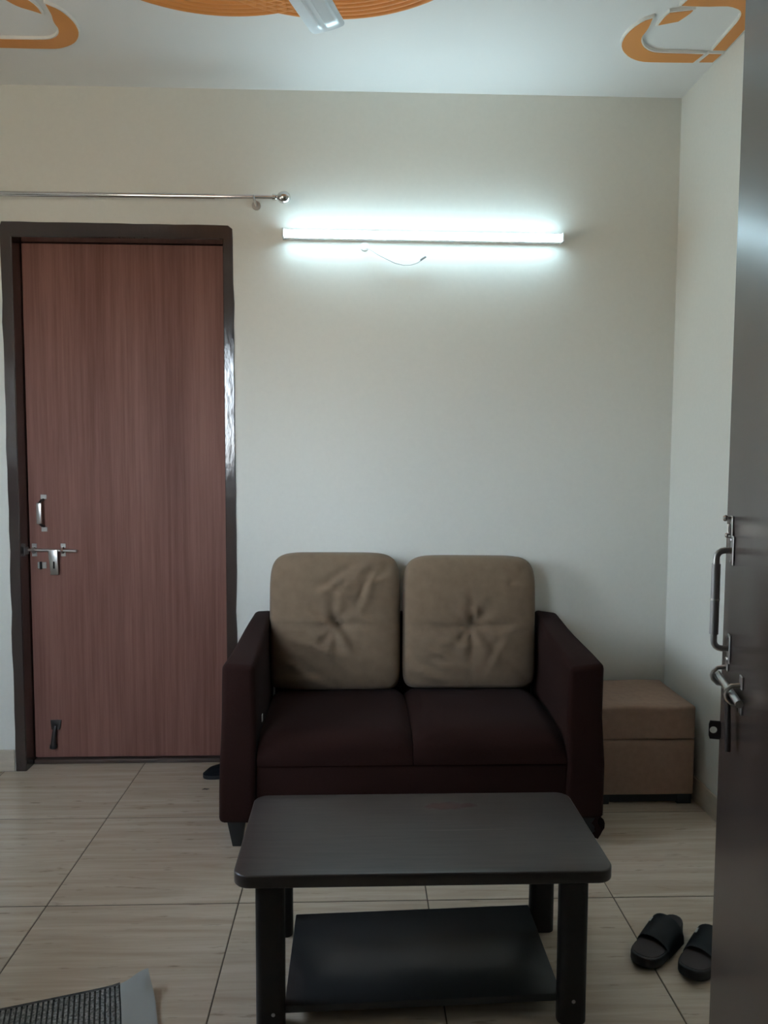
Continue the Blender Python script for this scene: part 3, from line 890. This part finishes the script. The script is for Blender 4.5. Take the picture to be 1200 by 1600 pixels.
# ------------------------------------------------------------------ slippers
def sole_outline(L=.265, wt=.054, wh=.040):
    pts = []
    n = 28
    for k in range(n):
        a = 2 * PI * k / n
        c, s_ = math.cos(a), math.sin(a)
        t = (c + 1) / 2                                   # 1 at toe
        w = wh + (wt - wh) * t ** 1.3 - 0.006 * math.exp(-((t - .45) / .16) ** 2)
        x = L / 2 * (abs(c) ** .85) * (1 if c > 0 else -1)
        pts.append((x, w * (abs(s_) ** .8) * (1 if s_ > 0 else -1)))
    return pts
def slipper(label, loc, rot, group=None):
    t = thing('slipper', label, 'slipper', loc, rot, group)
    ol = sole_outline()
    bm = NB(); prism(bm, ol, 0, .030, bevel=.006, seg=3)
    for v in bm.verts:                                    # toe spring and heel lift
        v.co.z += .010 * max(0, (v.co.x - .06) / .07) ** 2 + (.010 if v.co.z > .02 and v.co.x < -.03 else 0)
    obj('sole', bm, M['rubber'], t)
    bm = NB(); prism(bm, [(x * .93, y * .90) for x, y in ol], .0285, .0315)
    for v in bm.verts:
        v.co.z += .010 * max(0, (v.co.x - .06) / .07) ** 2 + (.0095 if v.co.x < -.03 else 0)
    obj('insole', bm, M['insole'], t)
    bm = NB(); G = []                                      # broad arched strap over the forefoot
    for i in range(9):
        u = i / 8; x = -.058 + .100 * u
        row = []
        for j in range(15):
            a = PI * j / 14
            hgt = (.062 - .020 * u) * (1 + .06 * math.sin(3 * u))
            row.append(bm.verts.new((x + .006 * math.cos(a), .0535 * math.cos(a) * (1 - .06 * u), .010 + hgt * math.sin(a) ** .75)))
        G.append(row)
    for i in range(8):
        for j in range(14):
            bm.faces.new((G[i][j], G[i + 1][j], G[i + 1][j + 1], G[i][j + 1]))
    bmesh.ops.solidify(bm, geom=bm.faces[:], thickness=.005)
    st = obj('strap', bm, M['strap'], t, angle=60)
    bm = NB(); bx(bm, -.012, .012, -.004, .004, 0, .0025, bevel=.001, seg=1)
    o = obj('badge', bm, M['badge'], st); o['label'] = 'small pale badge'
    return t, o
t1, bd = slipper('black slide slipper lying nearest the coffee table, its toe pointing left', (.873, 2.143, 0), PI + .80, 'black slippers beside the entrance door')
bd.location = (-.012, -.030, .0665); bd.rotation_euler = (.55, 0, .1)
t2, bd2 = slipper('black slide slipper half hidden behind the open entrance door', (.985, 2.087, 0), PI + .80, 'black slippers beside the entrance door')
bd2.location = (-.012, -.030, .0665); bd2.rotation_euler = (.55, 0, .1)

# dark shoe peeking out behind the sofa
def small_shoe():
    t = thing('shoe', 'dark blue-black shoe peeking out behind the left end of the sofa', 'shoe', (-.573, 3.395, 0), PI + .15)
    ol = [(x * .78, y * .80) for x, y in sole_outline()]
    bm = NB(); prism(bm, ol, 0, .018, bevel=.004)
    obj('sole', bm, M['rubber'], t)
    bm = NB(); n = len(ol); R = []
    for sc, z in ((1.0, .018), (.98, .034), (.84, .052), (.55, .062)):
        R.append([bm.verts.new((x * sc - (1 - sc) * .05, y * sc, z - .016 * max(0, x / .118) * (sc < 1))) for x, y in ol])
    for q, s_ in zip(R, R[1:]):
        for k in range(n): bm.faces.new((q[k], q[(k + 1) % n], s_[(k + 1) % n], s_[k]))
    bm.faces.new(R[-1]); bm.faces.new(R[0][::-1])
    obj('upper', bm, M['black_shoe'], t, angle=60)
small_shoe()

# ------------------------------------------------------------------ doormat, corner curled up
mt = thing('doormat', 'ribbed grey carpet doormat with a pale hem and curled corner, bottom left', 'mat', (-.545, 2.036, 0), 0)
e1 = Vector((-.955, -.297, 0)); e2 = Vector((.297, -.955, 0))
def curl(a, b):
    return .040 * math.exp(-((a / .060) ** 2 + (b / .055) ** 2))
def mp3(a, b, h):                                          # a: along the far edge from the corner, b: towards the viewer
    c = curl(a, b)
    p = e1 * (a + c * .35) + e2 * (b + c * .3)
    return (p.x, p.y, h + c)
def sheet(bm, a0, a1, b0, b1, h0, h1, na, nb):
    T, B = [], []
    for i in range(na + 1):
        T.append([]); B.append([])
        for j in range(nb + 1):
            a = a0 + (a1 - a0) * i / na; b = b0 + (b1 - b0) * j / nb
            T[-1].append(bm.verts.new(mp3(a, b, h1))); B[-1].append(bm.verts.new(mp3(a, b, h0)))
    for i in range(na):
        for j in range(nb):
            bm.faces.new((T[i][j], T[i + 1][j], T[i + 1][j + 1], T[i][j + 1]))
            bm.faces.new((B[i][j], B[i][j + 1], B[i + 1][j + 1], B[i + 1][j]))
    for i in range(na):
        bm.faces.new((T[i][0], B[i][0], B[i + 1][0], T[i + 1][0])); bm.faces.new((T[i][nb], T[i + 1][nb], B[i + 1][nb], B[i][nb]))
    for j in range(nb):
        bm.faces.new((T[0][j], T[0][j + 1], B[0][j + 1], B[0][j])); bm.faces.new((T[na][j], B[na][j], B[na][j + 1], T[na][j + 1]))
ML, MW = .64, .42
bm = NB(); sheet(bm, .082, ML, 0.004, MW, .001, .006, 30, 20)
obj('carpet', bm, M['mat_base'], mt)
bm = NB()
nr = int((ML - .09) / .0125)
for k in range(nr):
    a = .088 + k * .0125
    sheet(bm, a, a + .0075, 0.004, MW, .005, .0095, 1, 16)
o = obj('carpet_rib', bm, M['mat_rib'], mt); o['kind'] = 'stuff'
bm = NB(); sheet(bm, 0, .084, 0, MW, .001, .0085, 14, 26)
obj('hem', bm, M['mat_hem'], mt, angle=60)['label'] = 'pale grey smooth hem'
bm = NB(); sheet(bm, .084, ML, -.006, .0045, .001, .009, 24, 1)
obj('edging', bm, M['mat_base'], mt)

# small dark scrap on the tiles
bm = NB(); tube(bm, [(-.014, -.002, .002), (-.004, .001, .003), (.006, -.001, .0025), (.015, .003, .002)], [.0008, .0022, .002, .0008], 6)
o = obj('scrap', bm, M['black']); o.location = (-.640, 3.255, 0)
tag(o, 'tiny dark scrap lying on the tiles just left of the sofa', 'scrap')

# ------------------------------------------------------------------ tube light and loose wire
tl = thing('tube_light', 'lit white LED tube light mounted on the wall above the sofa', 'lamp', (.283, D, 2.356), .0)
tl.rotation_euler = (0, .003, 0)
bm = NB(); bx(bm, -.597, .597, -.036, 0, -.0165, .0165, bevel=.002, seg=1)
obj('housing', bm, M['white_plastic'], tl)
bm = NB(); n = 10
R = []
for x in (-.595, .595):
    R.append([bm.verts.new((x, -.0355 - .024 * math.sin(PI * k / n) ** .8, .0160 * math.cos(PI * k / n))) for k in range(n + 1)])
for k in range(n): bm.faces.new((R[0][k], R[0][k + 1], R[1][k + 1], R[1][k]))
bm.faces.new(R[0]); bm.faces.new(R[1][::-1]); bm.faces.new((R[0][0], R[1][0], R[1][n], R[0][n]))
obj('diffuser', bm, M['led'], tl)['label'] = 'glowing cool white diffuser'
for s in (-1, 1):
    bm = NB(); bx(bm, s * .6 - .004, s * .6 + .004, -.062, 0, -.0185, .0185, bevel=.002, seg=1)
    obj('end_cap', bm, M['white_plastic'], tl)
wr = thing('loose_wire', 'loose white wire hanging from a round outlet below the tube light', 'wire', (.031, D, 2.321))
bm = NB(); lathe(bm, [(.0195, -.0005), (.0190, -.004), (.014, -.0065), (.007, -.007)], (0, 0, -.004), 'Y', 24)
obj('outlet_cap', bm, M['white_plastic'], wr)
bm = NB()
W = [(.004, -.012, -.008), (.030, -.018, -.028), (.060, -.020, -.052), (.095, -.020, -.074), (.130, -.020, -.090), (.165, -.020, -.098), (.200, -.020, -.097), (.228, -.020, -.088), (.246, -.020, -.074), (.262, -.020, -.063)]
tube(bm, [(a, b, c + .014 * min(1, k / 3)) for k, (a, b, c) in enumerate(W)], .0026, 8)
obj('wire', bm, M['wire'], wr)
bm = NB(); tube(bm, [(.240, -.020, -.064), (.250, -.020, -.056), (.264, -.020, -.048)], .0042, 8)
obj('wire_end', bm, M['dull_steel'], wr)['label'] = 'bare grey wire end'

# ------------------------------------------------------------------ curtain rod
cr = thing('curtain_rod', 'chrome curtain rod with a ball finial above the brown inner door', 'curtain rod', (-1.0, D - .075, 2.495))
cr.rotation_euler = (0, -.002, 0)
bm = NB(); cyl(bm, (-0.84, 0, 0), (.40, 0, 0), .0105, n=16)
obj('rod', bm, M['chrome'], cr)
bm = NB(); cyl(bm, (.36, 0, 0), (.665, 0, 0), .0082, n=16)
obj('inner_rod', bm, M['chrome'], cr)
bm = NB(); lathe(bm, [(.0105, .640), (.013, .642), (.013, .655), (.009, .660), (.012, .664), (.020, .670), (.0245, .682), (.0255, .692), (.0225, .704), (.015, .713), (.006, .717)], (0, 0, 0), 'X', 20)
obj('finial', bm, M['chrome'], cr)
for bxp in (.565, -.78):
    bm = NB(); cyl(bm, (bxp, .0, -.010), (bxp, .073, -.014), .006, n=10)
    lathe(bm, [(.019, .066), (.019, .072), (.019, .0745)], (bxp, 0, -.014), 'Y', 14)
    tube(bm, [(bxp, -.013, .004), (bxp, -.011, -.010), (bxp, 0, -.0155), (bxp, .011, -.010), (bxp, .013, .004)], .0035, 8)
    obj('bracket', bm, M['steel'], cr)

# ------------------------------------------------------------------ ceiling fan (one blade dips into the view)
fan = thing('ceiling_fan', 'silver ceiling fan, one ribbed blade dipping into view at the top', 'fan', (FX, FY, 2.66))
bm = NB(); lathe(bm, [(.02, .285), (.055, .295), (.065, .305)], n=24)
obj('canopy', bm, M['fan'], fan)
bm = NB(); cyl(bm, (0, 0, .04), (0, 0, .292), .011, n=14)
obj('downrod', bm, M['fan'], fan)
bm = NB(); lathe(bm, [(.03, -.055), (.085, -.045), (.105, -.02), (.108, .01), (.085, .035), (.03, .05)], n=32)
obj('motor', bm, M['fan'], fan)
def blade():
    bm = NB(); L0, L1 = .150, .605
    nl, nw = 36, 44
    T, B = [], []
    for i in range(nl + 1):
        u = i / nl; r = L0 + (L1 - L0) * u
        w = .056 - .004 * u
        T.append([]); B.append([])
        for j in range(nw + 1):
            v = 2 * j / nw - 1
            rc = r
            tipc = max(0, (abs(v) - .80) / .20)
            if u > .93: rc -= .013 * tipc ** 2.2 * (u - .93) / .07
            z = -.004 * (1 - v * v) + .13 * v * w                    # cambered and pitched
            def step(e0, e1, t):
                t = min(1, max(0, (t - e0) / (e1 - e0))); return t * t * (3 - 2 * t)
            fin = 1 - step(.925, .95, u)
            z -= .0035 * fin * step(.02, .10, v) * (1 - step(.66, .76, v))      # broad embossed panel
            z -= .0030 * fin * step(-.42, -.34, v) * (1 - step(-.30, -.22, v))  # narrow rib
            T[-1].append(bm.verts.new((v * w, rc, z + .0008))); B[-1].append(bm.verts.new((v * w, rc, z - .0008)))
    for i in range(nl):
        for j in range(nw):
            bm.faces.new((T[i][j], T[i][j + 1], T[i + 1][j + 1], T[i + 1][j])); bm.faces.new((B[i][j], B[i + 1][j], B[i + 1][j + 1], B[i][j + 1]))
    for i in range(nl):
        bm.faces.new((T[i][0], T[i + 1][0], B[i + 1][0], B[i][0])); bm.faces.new((T[i][nw], B[i][nw], B[i + 1][nw], T[i + 1][nw]))
    for j in range(nw):
        bm.faces.new((T[0][j], B[0][j], B[0][j + 1], T[0][j + 1])); bm.faces.new((T[nl][j], T[nl][j + 1], B[nl][j + 1], B[nl][j]))
    return bm
def blade_iron():
    bm = NB(); bx(bm, -.018, .018, .085, .20, -.004, .002, bevel=.002, seg=1)
    return bm
bl0 = bi0 = None
for k in range(3):
    a = -math.radians(17) + k * 2 * PI / 3
    if bl0 is None:
        bl0 = o = obj('blade', blade(), M['fan'], fan, angle=40); bi0 = q = obj('blade_iron', blade_iron(), M['fan'], o)
    else:
        o = bl0.copy(); C.objects.link(o); o.parent = fan
        q = bi0.copy(); C.objects.link(q); q.parent = o
    o.rotation_euler = (0, 0, a)
